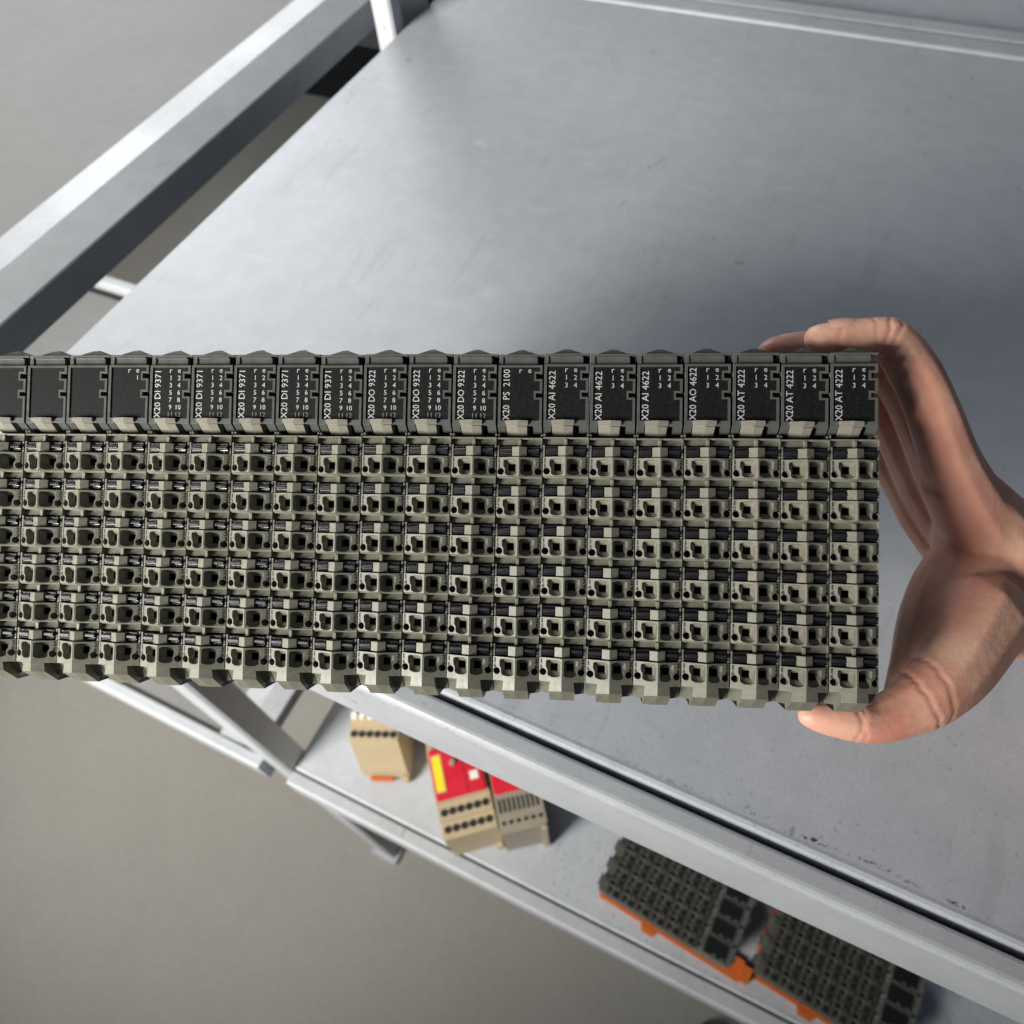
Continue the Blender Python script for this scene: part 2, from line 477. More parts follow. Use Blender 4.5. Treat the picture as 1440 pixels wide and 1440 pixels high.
def ray_loop(poly, c, angs):
    out = []
    for a in angs:
        d = (math.cos(a), math.sin(a)); best = None
        for i in range(len(poly)):
            p = poly[i]; q = poly[(i + 1) % len(poly)]
            ex, ey = q[0] - p[0], q[1] - p[1]
            den = d[0] * ey - d[1] * ex
            if abs(den) < 1e-12: continue
            t = ((p[0] - c[0]) * ey - (p[1] - c[1]) * ex) / den
            u = ((p[0] - c[0]) * d[1] - (p[1] - c[1]) * d[0]) / den
            if t > 0 and -1e-9 <= u <= 1 + 1e-9 and (best is None or t < best): best = t
        out.append((c[0] + d[0] * best, c[1] + d[1] * best))
    return out

def terminal_mesh():
    bm = bmesh.new()
    def quad(pts, mi=0):
        f = bm.faces.new([bm.verts.new(P(*p)) for p in pts]); f.material_index = mi
    def bx(x0, x1, v0, v1, zb, zt0, zt1=None, mi=0):
        """block whose top runs from zt0 at x0 to zt1 at x1"""
        zt1 = zt0 if zt1 is None else zt1
        c = [(x0,v0,zb),(x1,v0,zb),(x1,v1,zb),(x0,v1,zb),(x0,v0,zt0),(x1,v0,zt1),(x1,v1,zt1),(x0,v1,zt0)]
        vs = [bm.verts.new(P(*p)) for p in c]
        for f in ((4,5,6,7),(0,1,5,4),(1,2,6,5),(2,3,7,6),(3,0,4,7)):
            bm.faces.new([vs[i] for i in f]).material_index = mi
    E0 = 0.14
    fun = [(1.95,0.95),(2.15,0.65),(2.9,0.45),(3.9,0.36),(5.0,0.42),(5.6,0.60),(5.85,0.90),(5.85,4.45),(5.5,4.80),(4.6,5.0),(3.5,5.0),(2.75,4.80),(2.42,4.50),(2.38,2.95),(1.95,2.5)]
    sq = [(3.15,1.70),(5.10,1.70),(5.10,3.60),(3.15,3.60)]
    cen = (4.12, 2.65)
    angs = sorted([2 * math.pi * k / 28 for k in range(28)] + [math.atan2(p[1] - cen[1], p[0] - cen[0]) % (2 * math.pi) for p in sq])
    for r in range(NROW):
        b = V0 + r * PITCH
        ft, fb = b + 5.4, b + 10.50
        for side in (0, 1):
            X = (lambda x: x) if side == 0 else (lambda x: 12.5 - x)
            op = ray_loop([(p[0], p[1] + ft) for p in fun], (cen[0], cen[1] + ft), angs)
            sl = ray_loop([(p[0], p[1] + ft) for p in sq], (cen[0], cen[1] + ft), angs)
            hole = [(1.18 + 0.95 * math.cos(2 * math.pi * k / 16), ft + 3.82 + 0.95 * math.sin(2 * math.pi * k / 16)) for k in range(16)]
            outer = [(E0, ft), (6.25, ft), (6.25, fb), (E0, fb)]
            ov, tris = tri_poly(outer, [op, hole])
            V = [bm.verts.new(P(X(p[0]), p[1], zf(p[0]))) for p in ov]
            for t in tris: bm.faces.new([V[i] for i in t])
            # funnel, square shaft, its dark bottom
            n = len(op); zs = zf(4.1) - 2.3
            mid = [((o[0] * 0.45 + s[0] * 0.55), (o[1] * 0.45 + s[1] * 0.55)) for o, s in zip(op, sl)]
            rings = [[bm.verts.new(P(X(p[0]), p[1], zf(p[0]))) for p in op],
                     [bm.verts.new(P(X(p[0] * 0.85 + q[0] * 0.15), p[1] * 0.85 + q[1] * 0.15, zf(p[0]) - 1.1)) for p, q in zip(op, sl)],
                     [bm.verts.new(P(X(p[0]), p[1], zs)) for p in sl],
                     [bm.verts.new(P(X(p[0]), p[1], zs - 5.0)) for p in sl]]
            for a, c in zip(rings, rings[1:]):
                for i in range(n):
                    j = (i + 1) % n
                    f = bm.faces.new((a[i], a[j], c[j], c[i]))
                    f.material_index = 1 if c is rings[3] else 0
            bm.faces.new(rings[3]).material_index = 1
            ha = [bm.verts.new(P(X(p[0]), p[1], zf(p[0]))) for p in hole]
            hb = [bm.verts.new(P(X(p[0]), p[1], -3.5)) for p in hole]
            for i in range(16):
                j = (i + 1) % 16
                bm.faces.new((ha[i], ha[j], hb[j], hb[i]))
            bm.faces.new(hb).material_index = 1
            # wall above the face, floor of the lever trough, ledge and its bright lower edge
            quad([(X(E0), ft, -2.8), (X(6.25), ft, -2.8), (X(6.25), ft, RIDGE), (X(E0), ft, zf(E0))])
            quad([(X(E0), b + 1.85, -2.8), (X(6.25), b + 1.85, -2.8), (X(6.25), ft, -2.8), (X(E0), ft, -2.8)])
            quad([(X(E0), b + 0.45, -1.4), (X(6.25), b + 0.45, -1.4), (X(6.25), b + 1.85, -0.85), (X(E0), b + 1.85, -0.85)])
            quad([(X(E0), b + 1.85, -0.85), (X(6.25), b + 1.85, -0.85), (X(6.25), b + 1.85, -2.8), (X(E0), b + 1.85, -2.8)])
            if r == 0:
                quad([(X(E0), b, 0.0), (X(6.25), b, 0.0), (X(6.25), b + 0.4, 0.0), (X(E0), b + 0.4, 0.0)])
                quad([(X(E0), b + 0.4, 0.0), (X(6.25), b + 0.4, 0.0), (X(6.25), b + 0.45, -1.4), (X(E0), b + 0.45, -1.4)])
                quad([(X(E0), b, 0.0), (X(6.25), b, 0.0), (X(6.25), b, -50), (X(E0), b, -50)])
            pb = b - PITCH + 10.50
            if r > 0:
                quad([(X(E0), pb, zf(E0)), (X(6.25), pb, RIDGE), (X(6.25), b + 0.25, 0.35), (X(E0), b + 0.25, -0.35)])
                quad([(X(E0), b + 0.25, -0.35), (X(6.25), b + 0.25, 0.35), (X(6.25), b + 0.45, -1.4), (X(E0), b + 0.45, -1.4)])
            # cream lump between the levers, web post, end cheeks
            xs = sorted((X(4.25), X(6.25)))
            z4, z6 = 0.9, 1.75
            bx(xs[0], xs[1], b + 2.55, b + 5.05, -2.8, z4 if side == 0 else z6, z6 if side == 0 else z4)
            bx(xs[0], xs[1], b + 5.06, b + 5.39, -2.8, 0.2)
            xs = sorted((X(E0), X(0.62)))
            bx(xs[0], xs[1], b + 2.1, b + 5.2, -2.8, 0.05)
        bx(5.85, 6.62, b + 0.46, b + 2.3, -2.8, 0.35)
    # feet under the last row
    va = V0 + 5 * PITCH + 10.50
    vb, vc, ve = va + 1.2, va + 3.5, va + 7.2
    quad([(E0, va, zf(E0)), (6.25, va, RIDGE), (6.25, vb, RIDGE), (E0, vb, zf(E0))])
    quad([(12.36, va, zf(E0)), (6.25, va, RIDGE), (6.25, vb, RIDGE), (12.36, vb, zf(E0))])
    xa, xb = 3.1, 9.4
    quad([(xa, vb, zf(xa)), (6.25, vb, RIDGE), (6.25, vc, RIDGE - 0.1), (xa - 0.3, vc + 0.25, zf(xa) - 0.2)])
    quad([(xb, vb, zf(xb)), (6.25, vb, RIDGE), (6.25, vc, RIDGE - 0.1), (xb + 0.3, vc + 0.25, zf(xb) - 0.2)])
    quad([(xa - 0.3, vc + 0.25, zf(xa) - 0.2), (6.25, vc, RIDGE - 0.1), (6.25, ve, -4.5), (xa - 0.2, ve, -4.8)])
    quad([(xb + 0.3, vc + 0.25, zf(xb) - 0.2), (6.25, vc, RIDGE - 0.1), (6.25, ve, -4.5), (xb + 0.2, ve, -4.8)])
    quad([(xa - 0.2, ve, -4.8), (xb + 0.2, ve, -4.8), (xb, ve - 1, -40), (xa, ve - 1, -40)])
    for s in (0, 1):
        X = (lambda x: x) if s == 0 else (lambda x: 12.5 - x)
        quad([(X(xa), vb, zf(xa)), (X(xa - 0.3), vc + 0.25, zf(xa) - 0.2), (X(xa - 0.2), ve, -4.8), (X(xa), vb, -8.0)])
        quad([(X(E0), vb, zf(E0)), (X(xa), vb, zf(xa)), (X(xa), vb + 0.5, -1.2), (X(E0), vb + 0.5, -1.6)])
        quad([(X(E0), vb + 0.5, -1.6), (X(xa), vb + 0.5, -1.2), (X(xa - 0.2), va + 5.5, -4.6), (X(E0), va + 5.2, -4.8)])
        quad([(X(E0), va + 5.2, -4.8), (X(xa - 0.2), va + 5.5, -4.6), (X(xa - 0.2), vc, -40), (X(E0), vc, -40)])
        # outer side wall
        quad([(X(E0), V0, 0.03), (X(E0), vb, 0.03), (X(E0), vb, -50), (X(E0), V0, -50)])
        quad([(X(E0), vb, 0.03), (X(E0), vb + 0.5, -1.6), (X(E0), va + 5.2, -4.8), (X(E0), vc, -40), (X(E0), vb, -40)])
    # small guide nubs standing in the dark slot above the block
    bx(E0, 0.62, V0 - 1.1, V0 - 0.4, -4, -1.0)
    bx(11.88, 12.36, V0 - 1.1, V0 - 0.4, -4, -1.0)
    return mesh_from('terminal_block', bm, [M_CREAM, M_CLAMP])

def lever_bm(bm, x0, b):
    """ribbed black release lever, 3.3 mm wide, seen end-on"""
    x1 = x0 + 3.3
    prof = [(2.30,-2.7),(2.30,-0.1),(2.42,0.30),(2.62,0.42),(2.78,0.30),(2.86,0.02),(3.02,0.0),(3.14,0.75),(3.40,0.98),(3.95,1.0),(4.18,0.82),(4.26,0.35),(4.42,0.30),(4.55,0.62),(4.75,0.66),(4.95,0.40),(5.0,-0.2),(5.0,-2.7)]
    A = [bm.verts.new(P(x0 + (0.0 if z < -1 else 0.10), b + v, z if z < -1 else z - 0.42)) for v, z in prof]   # top slopes a little to the left
    B = [bm.verts.new(P(x1 - (0.0 if z < -1 else 0.10), b + v, z)) for v, z in prof]
    n = len(prof)
    for i in range(n - 1):
        bm.faces.new((A[i], A[i + 1], B[i + 1], B[i]))
    bm.faces.new(A); bm.faces.new(B[::-1])

def lever_mesh(side):
    bm = bmesh.new()
    lever_bm(bm, 0.82 if side == 0 else 8.38, V0)
    return mesh_from('release_lever', bm, M_LEVER)

def housing_mesh():
    bm = bmesh.new()
    outer = [(0.1,0),(12.05,0),(12.05,2.35),(10.3,2.35),(10.3,3.85),(12.05,3.85),(12.05,7.65),(10.3,7.65),(10.3,8.9),(12.05,8.9),(12.05,16.6),(0.1,16.6)]
    hole = [(0.78,0.65),(11.35,0.65),(11.35,1.8),(9.75,1.8),(9.75,4.4),(11.35,4.4),(11.35,7.1),(9.75,7.1),(9.75,9.45),(11.35,9.45),(11.35,15.2),(0.78,15.2)]
    prism(bm, outer, [hole], 0.0, 3.5, 0.6, P)
    def quad(pts): bm.faces.new([bm.verts.new(P(*p)) for p in pts])
    def bx(x0, x1, v0, v1, z0, z1):
        a = P(x0, v0, z0); b = P(x1, v1, z1); box(bm, a.x, b.x, b.y, a.y, a.z, b.z)
    bx(0.1, 12.2, 0.0, 16.4, -60, -3.5)
    # lower bevel, split by the latch slot
    for x0, x1 in ((0.1, 2.1), (9.7, 12.05)):
        quad([(x0, 16.6, 0), (x1, 16.6, 0), (x1, 18.4, -2.6), (x0, 18.4, -2.6)])
        quad([(x0, 16.6, 0), (x0, 18.4, -2.6), (x0, 18.4, -8), (x0, 16.6, -8)])
        quad([(x1, 16.6, 0), (x1, 18.4, -2.6), (x1, 18.4, -8), (x1, 16.6, -8)])
        quad([(x0, 18.4, -2.6), (x1, 18.4, -2.6), (x1, 18.4, -30), (x0, 18.4, -30)])
    bx(0.3, 12.2, 16.4, 19.8, -50, -7.5)
    # cap above the legend: bar, bright rib, back pyramid
    bx(0.1, 12.35, -3.05, -2.55, -14, -0.6)
    bx(0.1, 10.6, -2.55, -0.25, -14, -1.1)
    bx(1.6, 10.45, -2.45, -2.05, -1.1, -0.75)
    bx(0.1, 1.2, -2.55, -0.25, -1.1, -0.7)
    bx(10.6, 12.35, -2.55, 0.0, -14, -6.0)
    a, c, ap = (1.0, -3.05, -2.0), (11.3, -3.05, -2.0), (6.2, -5.45, -5.0)
    a2, c2, ap2 = (1.0, -3.05, -16), (11.3, -3.05, -16), (6.2, -5.45, -16)
    l, r = (5.3, -4.75, -3.0), (7.1, -4.75, -3.0)
    quad([a, c, r, l]); quad([l, r, ap]); quad([a, l, ap, ap2, a2]); quad([c, r, ap, ap2, c2])
    return mesh_from('housing', bm, M_HOUS)

def legend_mesh():
    bm = bmesh.new()
    outer = [(0.80,0.67),(11.33,0.67),(11.33,1.78),(9.73,1.78),(9.73,4.42),(11.33,4.42),(11.33,7.08),(9.73,7.08),(9.73,9.47),(11.33,9.47),(11.33,15.18),(0.80,15.18)]
    prism(bm, outer, [], -0.35, 0.5, None, P)
    return mesh_from('legend_plate', bm, M_LEGEND)

def latch_mesh():
    bm = bmesh.new()
    x0, x1, xr = 2.25, 8.4, 5.7
    T = [(x0,15.25,0.75),(xr,15.20,1.15),(x1,15.25,0.75)]
    U = [(x0,16.15,0.85),(xr,16.25,1.25),(x1,16.15,0.85)]
    W = [(x0+0.1,16.35,0.2),(xr-0.35,16.5,0.65),(x1-0.05,16.35,0.2)]
    Y = [(x0+0.25,19.2,-3.6),(xr-0.35,19.45,-3.2),(x1-0.15,19.2,-3.6)]
    Z = [(x0+0.25,19.3,-7),(xr-0.35,19.5,-7),(x1-0.15,19.3,-7)]
    K = [(x0,15.25,-2.5),(xr,15.2,-2.5),(x1,15.25,-2.5)]
    rows = [[bm.verts.new(P(*p)) for p in q] for q in (K, T, U, W, Y, Z)]
    for a, b in zip(rows, rows[1:]):
        for i in range(2): bm.faces.new((a[i], a[i+1], b[i+1], b[i]))
    for i in (0, 2): bm.faces.new([q[i] for q in rows])
    # shallow raised pad on the right half of the sloping tongue
    q = [(xr-0.2,16.9,0.2),(x1-0.3,16.75,-0.15),(x1-0.4,19.0,-3.1),(xr-0.2,19.2,-2.75)]
    q2 = [(p[0],p[1],p[2]-0.6) for p in q]
    A = [bm.verts.new(P(p[0],p[1],p[2]+0.34)) for p in q]; B = [bm.verts.new(P(*p)) for p in q2]
    bm.faces.new(A)
    for i in range(4): bm.faces.new((A[i], A[(i+1)%4], B[(i+1)%4], B[i]))
    return mesh_from('release_latch', bm, M_LATCH)

# ---- lettering: flat print as thin meshes, made from the built-in font
def text_mesh(s, bold=0.0):
    cu = bpy.data.curves.new('print', 'FONT')
    cu.body = s; cu.size = 1.0; cu.offset = bold; cu.resolution_u = 2
    o = bpy.data.objects.new('print', cu)
    COL.objects.link(o)
    dg = bpy.context.evaluated_depsgraph_get()
    me = bpy.data.meshes.new_from_object(o.evaluated_get(dg))
    COL.objects.unlink(o); bpy.data.objects.remove(o); bpy.data.curves.remove(cu)
    vs = [v.co.copy() for v in me.vertices]; fs = [tuple(p.vertices) for p in me.polygons]
    bpy.data.meshes.remove(me)
    return vs, fs
TXT = {}
def put_text(bm, s, box_, rot, zfun, mi=0, bold=0.0):
    """fit the text into box_ = (x0, x1, v0, v1); rot: reads upwards"""
    if (s, bold) not in TXT: TXT[(s, bold)] = text_mesh(s, bold)
    vs, fs = TXT[(s, bold)]
    lx = min(v.x for v in vs); hx = max(v.x for v in vs); ly = min(v.y for v in vs); hy = max(v.y for v in vs)
    x0, x1, v0, v1 = box_
    out = []
    for p in vs:
        a = (p.x - lx) / (hx - lx); b = (p.y - ly) / max(1e-6, hy - ly)
        if rot: x = x0 + (x1 - x0) * (1 - b); v = v1 - (v1 - v0) * a
        else: x = x0 + (x1 - x0) * a; v = v1 - (v1 - v0) * b
        out.append(bm.verts.new(P(x, v, zfun(x))))
    for f in fs:
        try: bm.faces.new([out[i] for i in f]).material_index = mi
        except ValueError: pass

def digit_w(s, h):
    vs, _ = TXT.setdefault((s, 0.0), text_mesh(s, 0.0))
    w = max(v.x for v in vs) - min(v.x for v in vs); hh = max(v.y for v in vs) - min(v.y for v in vs)
    return w / hh * h

def legend_print(name, leds, vtop):
    bm = bmesh.new()
    zz = lambda x: -0.335
    if name: put_text(bm, name, (1.35, 3.15, vtop, 15.0), True, zz)
    for r, pair in enumerate(leds):
        for c, s in enumerate(pair):
            if not s: continue
            xc = 6.1 if c == 0 else 8.55
            vc = 1.45 + r * 2.09
            h = 1.0 if s in 're' else 1.32
            w = min(digit_w(s, h), 2.1)
            put_text(bm, s, (xc - w / 2, xc + w / 2, vc - h / 2 + (0.15 if s in 're' else 0), vc + h / 2 + (0.15 if s in 're' else 0)), False, zz, mi=1 if s in ('11', '12') else 0)
    return mesh_from('legend_print', bm, [M_INK, M_INKGREY], recalc=False)

def digits_mesh():
    bm = bmesh.new()
    for r in range(NROW):
        ft = V0 + r * PITCH + 5.4
        for c in (0, 1):
            for k, s in enumerate((str(c + 1), str(r + 1))):
                h = 1.3; w = digit_w(s, h) if s != '1' else 0.42
                xc = 0.72 if c == 0 else 11.78
                vc = ft + 0.9 + k * 1.5
                put_text(bm, s, (xc - w / 2, xc + w / 2, vc - h / 2, vc + h / 2), False, lambda x: zf(x) + 0.025, bold=0.045)
    return mesh_from('terminal_numbers', bm, M_DIGIT, recalc=False)

ME_TERM, ME_HOUS, ME_LEG, ME_LATCH = terminal_mesh(), housing_mesh(), legend_mesh(), latch_mesh()
ME_LEV = [lever_mesh(0), lever_mesh(1)]
ME_DIG = digits_mesh()

RB = Matrix(((0.99536833, -0.0196006, 0.09411534), (0.01650525, 0.99930056, 0.03355551), (-0.09470722, -0.0318467, 0.99499564)))
TB = R @ Vector((-0.00369825, -0.04021773, 0.20573807)) + Vector((0, 0, CAM_H))
RW = R @ RB
BLOCK = Matrix(((RW[0][0], -RW[0][1], -RW[0][2], TB.x), (RW[1][0], -RW[1][1], -RW[1][2], TB.y), (RW[2][0], -RW[2][1], -RW[2][2], TB.z), (0, 0, 0, 1)))

def module(mat, label, group, print_me=None, small=False, levers=None):
    root = empty('terminal_module', mat)
    tag(root, label, 'module', group)
    tb = link('terminal_block', ME_TERM, root)
    if small:
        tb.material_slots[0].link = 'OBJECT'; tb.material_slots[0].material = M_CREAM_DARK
    if not small: link('terminal_numbers', ME_DIG, tb)
    h = link('housing', ME_HOUS, root)
    lp = link('legend_plate', ME_LEG, h)
    if print_me: link('legend_print', print_me, lp)
    la = link('release_latch', ME_LATCH, root)
    if small:
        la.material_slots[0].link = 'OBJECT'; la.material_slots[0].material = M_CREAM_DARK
    if small:
        o = link('release_lever', levers, root); o['kind'] = 'stuff'
    else:
        for r in range(NROW):
            for s in (0, 1):
                o = link('release_lever', ME_LEV[s], root)
                o.location = (0, -r * PITCH * MM, 0)
    return root

LED12 = [('r','e'),('1','2'),('3','4'),('5','6'),('7','8'),('9','10'),('11','12')]
LED4 = [('r','e'),('1','2'),('3','4')]
PR = {'DI': legend_print('X20 DI 9371', LED12, 1.6), 'DO': legend_print('X20 DO 9322', LED12, 1.5), 'PS': legend_print('X20  PS  2100', [('r','e')], 1.1),
      'AI': legend_print('X20 AI 4622', LED4, 1.75), 'AO': legend_print('X20 AO 4622', LED4, 1.0), 'AT': legend_print('X20 AT 4222', LED4, 1.5),
      'BR': legend_print('', [('r','e'),('','l')], 1.5)}
G = 'terminal modules clipped side by side in the held row'
ROW = {-3: (None, 'cream and grey terminal module with a bare black plate, leftmost in the held row'),
       -2: (None, 'bare-plated cream and grey terminal module, second from the left end of the held row'),
       -1: (None, 'bare-plated terminal module directly left of the one lettered r, e and l'),
       0: ('BR', 'cream and grey terminal module whose black plate shows only small letters r, e and l'),
       1: ('DI', 'terminal module marked DI, leftmost of the five DI modules'),
       2: ('DI', 'terminal module marked DI, second from the left of the five DI modules'),
       3: ('DI', 'terminal module marked DI, the middle one of the five DI modules'),
       4: ('DI', 'terminal module marked DI, fourth of five, one short of the last DI module'),
       5: ('DI', 'terminal module marked DI, directly left of the first DO module'),
       6: ('DO', 'terminal module marked DO, directly right of the last DI module'),
       7: ('DO', 'terminal module marked DO, between two other DO modules'),
       8: ('DO', 'terminal module marked DO, directly left of the single PS module'),
       9: ('PS', 'the only terminal module marked PS, with a nearly empty black plate'),
       10: ('AI', 'terminal module marked AI, directly right of the PS module'),
       11: ('AI', 'terminal module marked AI, between two other AI modules'),
       12: ('AI', 'terminal module marked AI, directly left of the AO module'),
       13: ('AO', 'the only terminal module marked AO, right of the AI modules'),
       14: ('AT', 'terminal module marked AT, directly right of the AO module'),
       15: ('AT', 'terminal module marked AT, between two other AT modules'),
       16: ('AT', 'terminal module marked AT at the right end of the row, between finger and thumb')}
rnd = random.Random(3)
for i, (pr, lab) in ROW.items():
    jig = Matrix.Translation(Vector(((i - 9) * 12.5 + rnd.uniform(-.04, .04), rnd.uniform(-.12, .12), rnd.uniform(-.15, .15))) * MM)
    module(BLOCK @ jig @ Matrix.Translation(OFF * MM), lab, G, PR[pr] if pr else None)

# ------------------------------------------------------------------ two smaller assemblies on the lower shelf
bm = bmesh.new()
for r in range(NROW):
    for x0 in (0.82, 8.38): lever_bm(bm, x0, V0 + r * PITCH)
ME_LEVALL = mesh_from('release_lever', bm, M_LEVER)
def strip(x, y, yaw, n, k, words, grp):
    """modules lying face up: their top end points to +X; (x, y) is the front corner at the feet"""
    h = 0.005; kz = 0.55
    A = Matrix.Translation((x, y, Z2 + 0.0005)) @ Matrix.Rotation(yaw, 4, 'Z')
    W = n * 12.5 * k * MM
    Lx = 96 * k * MM
    for j in range(n):
        # module axes in the strip frame: x -> -Y, y (up the module) -> +X, z -> +Z
        B = Matrix(((0, k, 0, (90 - 45) * k * MM), (-k, 0, 0, (j * 12.5 + 6.25) * k * MM), (0, 0, kz, h), (0, 0, 0, 1)))
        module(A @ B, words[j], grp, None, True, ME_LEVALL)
    root = empty('mounting_base', A)
    tag(root, words[-1], 'base', 'orange bases on the lower shelf')
    bm = bmesh.new(); box(bm, 0.004, Lx - 0.004, -0.002, W, 0, h - 0.0005); box(bm, Lx - 0.004, Lx + 0.012, -0.002, W * 0.2, 0, h - 0.0005)
    box(bm, Lx + 0.012, Lx + 0.020, 0.0, W * 0.16, 0, h + 0.006)
    link('plate', mesh_from('plate', bm, M_ORANGE), root)
    bm = bmesh.new()
    pts = [(0.052, -0.0025), (0.055, -0.0085), (0.067, -0.0085), (0.070, -0.0025)]
    a = [bm.verts.new((p[0], p[1], 0.001)) for p in pts]; b = [bm.verts.new((p[0], p[1], 0.004)) for p in pts]
    bm.faces.new(a[::-1]); bm.faces.new(b)
    for i in range(4): bm.faces.new((a[i], a[(i+1)%4], b[(i+1)%4], b[i]))
    link('tab', mesh_from('tab', bm, M_ORANGE), root)
gl = 'terminal modules lying on the lower shelf'
strip(-0.014, 0.1020, math.radians(-5.4), 5, 1.48,
      ['front terminal module of the left orange-based block on the lower shelf', 'second terminal module from the front of the left orange-based block',
       'third terminal module from the front of the left orange-based block', 'fourth terminal module from the front of the left orange-based block',
       'rearmost terminal module of the left orange-based block, under the shelf beam', 'bright orange base under the left block of modules on the lower shelf'], gl)
strip(0.1435, 0.0985, math.radians(-5.8), 5, 1.48,
      ['front terminal module of the dim right block near the lower right corner', 'second terminal module from the front of the dim right block',
       'third terminal module from the front of the dim right block', 'fourth terminal module from the front of the dim right block',
       'rearmost terminal module of the dim right block, under the shelf beam', 'shaded orange base under the right block of modules on the lower shelf'], gl)

# ------------------------------------------------------------------ safety relays on the lower shelf
def bevel_box(x0, x1, y0, y1, z0, z1, mat, name, parent, r=0.0012):
    bm = bmesh.new(); box(bm, x0, x1, y0, y1, z0, z1)
    bmesh.ops.bevel(bm, geom=bm.edges[:], offset=r, segments=2, affect='EDGES')
    return link(name, mesh_from(name, bm, mat), parent)
def screw_holes(parent, u0, u1, n, w, z, r=0.0037):
    bm = bmesh.new()
    seg = 12
    A = []
    for k in range(seg):
        a = 2 * math.pi * k / seg
        A.append(((r * math.cos(a)), (r * math.sin(a))))
    vs = [bm.verts.new((p[0], p[1], 0.0006)) for p in A]; vb = [bm.verts.new((p[0], p[1], -0.002)) for p in A]
    vi = [bm.verts.new((p[0] * .8, p[1] * .8, 0.0002)) for p in A]
    for i in range(seg):
        j = (i + 1) % seg
        bm.faces.new((vs[i], vs[j], vb[j], vb[i])); bm.faces.new((vs[i], vs[j], vi[j], vi[i]))
    bm.faces.new(vi)
    me = mesh_from('screw_terminal', bm, M_BLACK)
    for i in range(n):
        o = link('screw_terminal', me, parent); o.location = (u0 + (u1 - u0) * i / (n - 1), w, z)

def relay_body(root, wu, w0, w1, h, mat, step=0.010):
    """side-view prism swept across the width: tall middle, lower stepped terminal ends; y runs away from the aisle"""
    bm = bmesh.new()
    prof = [(w0, 0.004), (w0, h - 2 * step), (w0 + 0.016, h - 2 * step), (w0 + 0.016, h - step), (w0 + 0.033, h - step), (w0 + 0.033, h),
            (w1 - 0.033, h), (w1 - 0.033, h - step), (w1 - 0.016, h - step), (w1 - 0.016, h - 2 * step), (w1, h - 2 * step), (w1, 0.004)]
    extrude_profile(bm, prof, 0, wu, axis='X')
    return link('body', mesh_from('body', bm, mat), root)

# relay with red front and yellow sticker
hB = 0.104
rB = empty('safety_relay', Matrix.Translation((-0.1640, 0.0715, Z2 + 0.0005)) @ Matrix.Rotation(math.radians(39), 4, 'Z'))
tag(rB, 'beige relay with red front and yellow sticker on the lower shelf', 'relay', 'relays on the lower shelf')
relay_body(rB, 0.054, 0.0, 0.120, hB, M_BEIGE, 0.006)
bevel_box(0.0015, 0.0525, 0.034, 0.086, hB, hB + 0.002, M_RED, 'red_front', rB)
bevel_box(0.004, 0.0125, 0.043, 0.078, hB + 0.002, hB + 0.0026, M_YELLOW, 'sticker', rB, 0.0002)
bevel_box(0.0385, 0.0470, 0.0465, 0.0550, hB + 0.002, hB + 0.0026, M_WHITE, 'badge', rB, 0.0002)
bevel_box(0.0335, 0.0343, 0.036, 0.084, hB + 0.0015, hB + 0.0022, M_BLACK, 'seam', rB, 0.0001)
bevel_box(0.0032, 0.0133, 0.0415, 0.0795, hB + 0.0019, hB + 0.0023, M_BEIGE, 'sticker_border', rB, 0.0001)
bm = bmesh.new(); bmesh.ops.create_cone(bm, cap_ends=True, segments=16, radius1=0.0034, radius2=0.0028, depth=0.003)
o = link('reset_knob', mesh_from('reset_knob', bm, M_BEIGEGREY), rB); o.location = (0.024, 0.068, hB + 0.0035)
screw_holes(rB, 0.006, 0.048, 6, 0.024, hB - 0.006)
screw_holes(rB, 0.006, 0.048, 6, 0.009, hB - 0.012)
screw_holes(rB, 0.006, 0.048, 6, 0.096, hB - 0.006)
bevel_box(0.0455, 0.0535, -0.006, -0.0002, 0.002, 0.020, M_BEIGE, 'rail_clip', rB)
# grey-beige relay beside it
rC = empty('safety_relay', Matrix.Translation((-0.1150, 0.0990, Z2 + 0.0005)) @ Matrix.Rotation(math.radians(37), 4, 'Z'))
tag(rC, 'grey-beige relay with dark slots, right of the red-fronted one with the sticker', 'relay', 'relays on the lower shelf')
relay_body(rC, 0.047, 0.0, 0.120, hB - 0.002, M_BEIGEGREY, 0.003)
bevel_box(0.001, 0.046, 0.036, 0.086, hB - 0.002, hB, M_RED, 'red_front', rC)
for i in range(9):
    bm = bmesh.new(); box(bm, 0, 0.0022, 0.0, 0.013, -0.001, 0.0006)
    o = link('vent_slot', mesh_from('vent_slot', bm, M_BLACK) if i == 0 else me0, rC)
    me0 = o.data
    o.location = (0.003 + i * 0.0047, 0.0185, hB - 0.002 - 0.003)
screw_holes(rC, 0.005, 0.042, 6, 0.0095, hB - 0.002 - 0.006, 0.002)
bevel_box(0.040, 0.0465, -0.005, -0.0002, 0.002, 0.10, M_BEIGE, 'end_rib', rC)
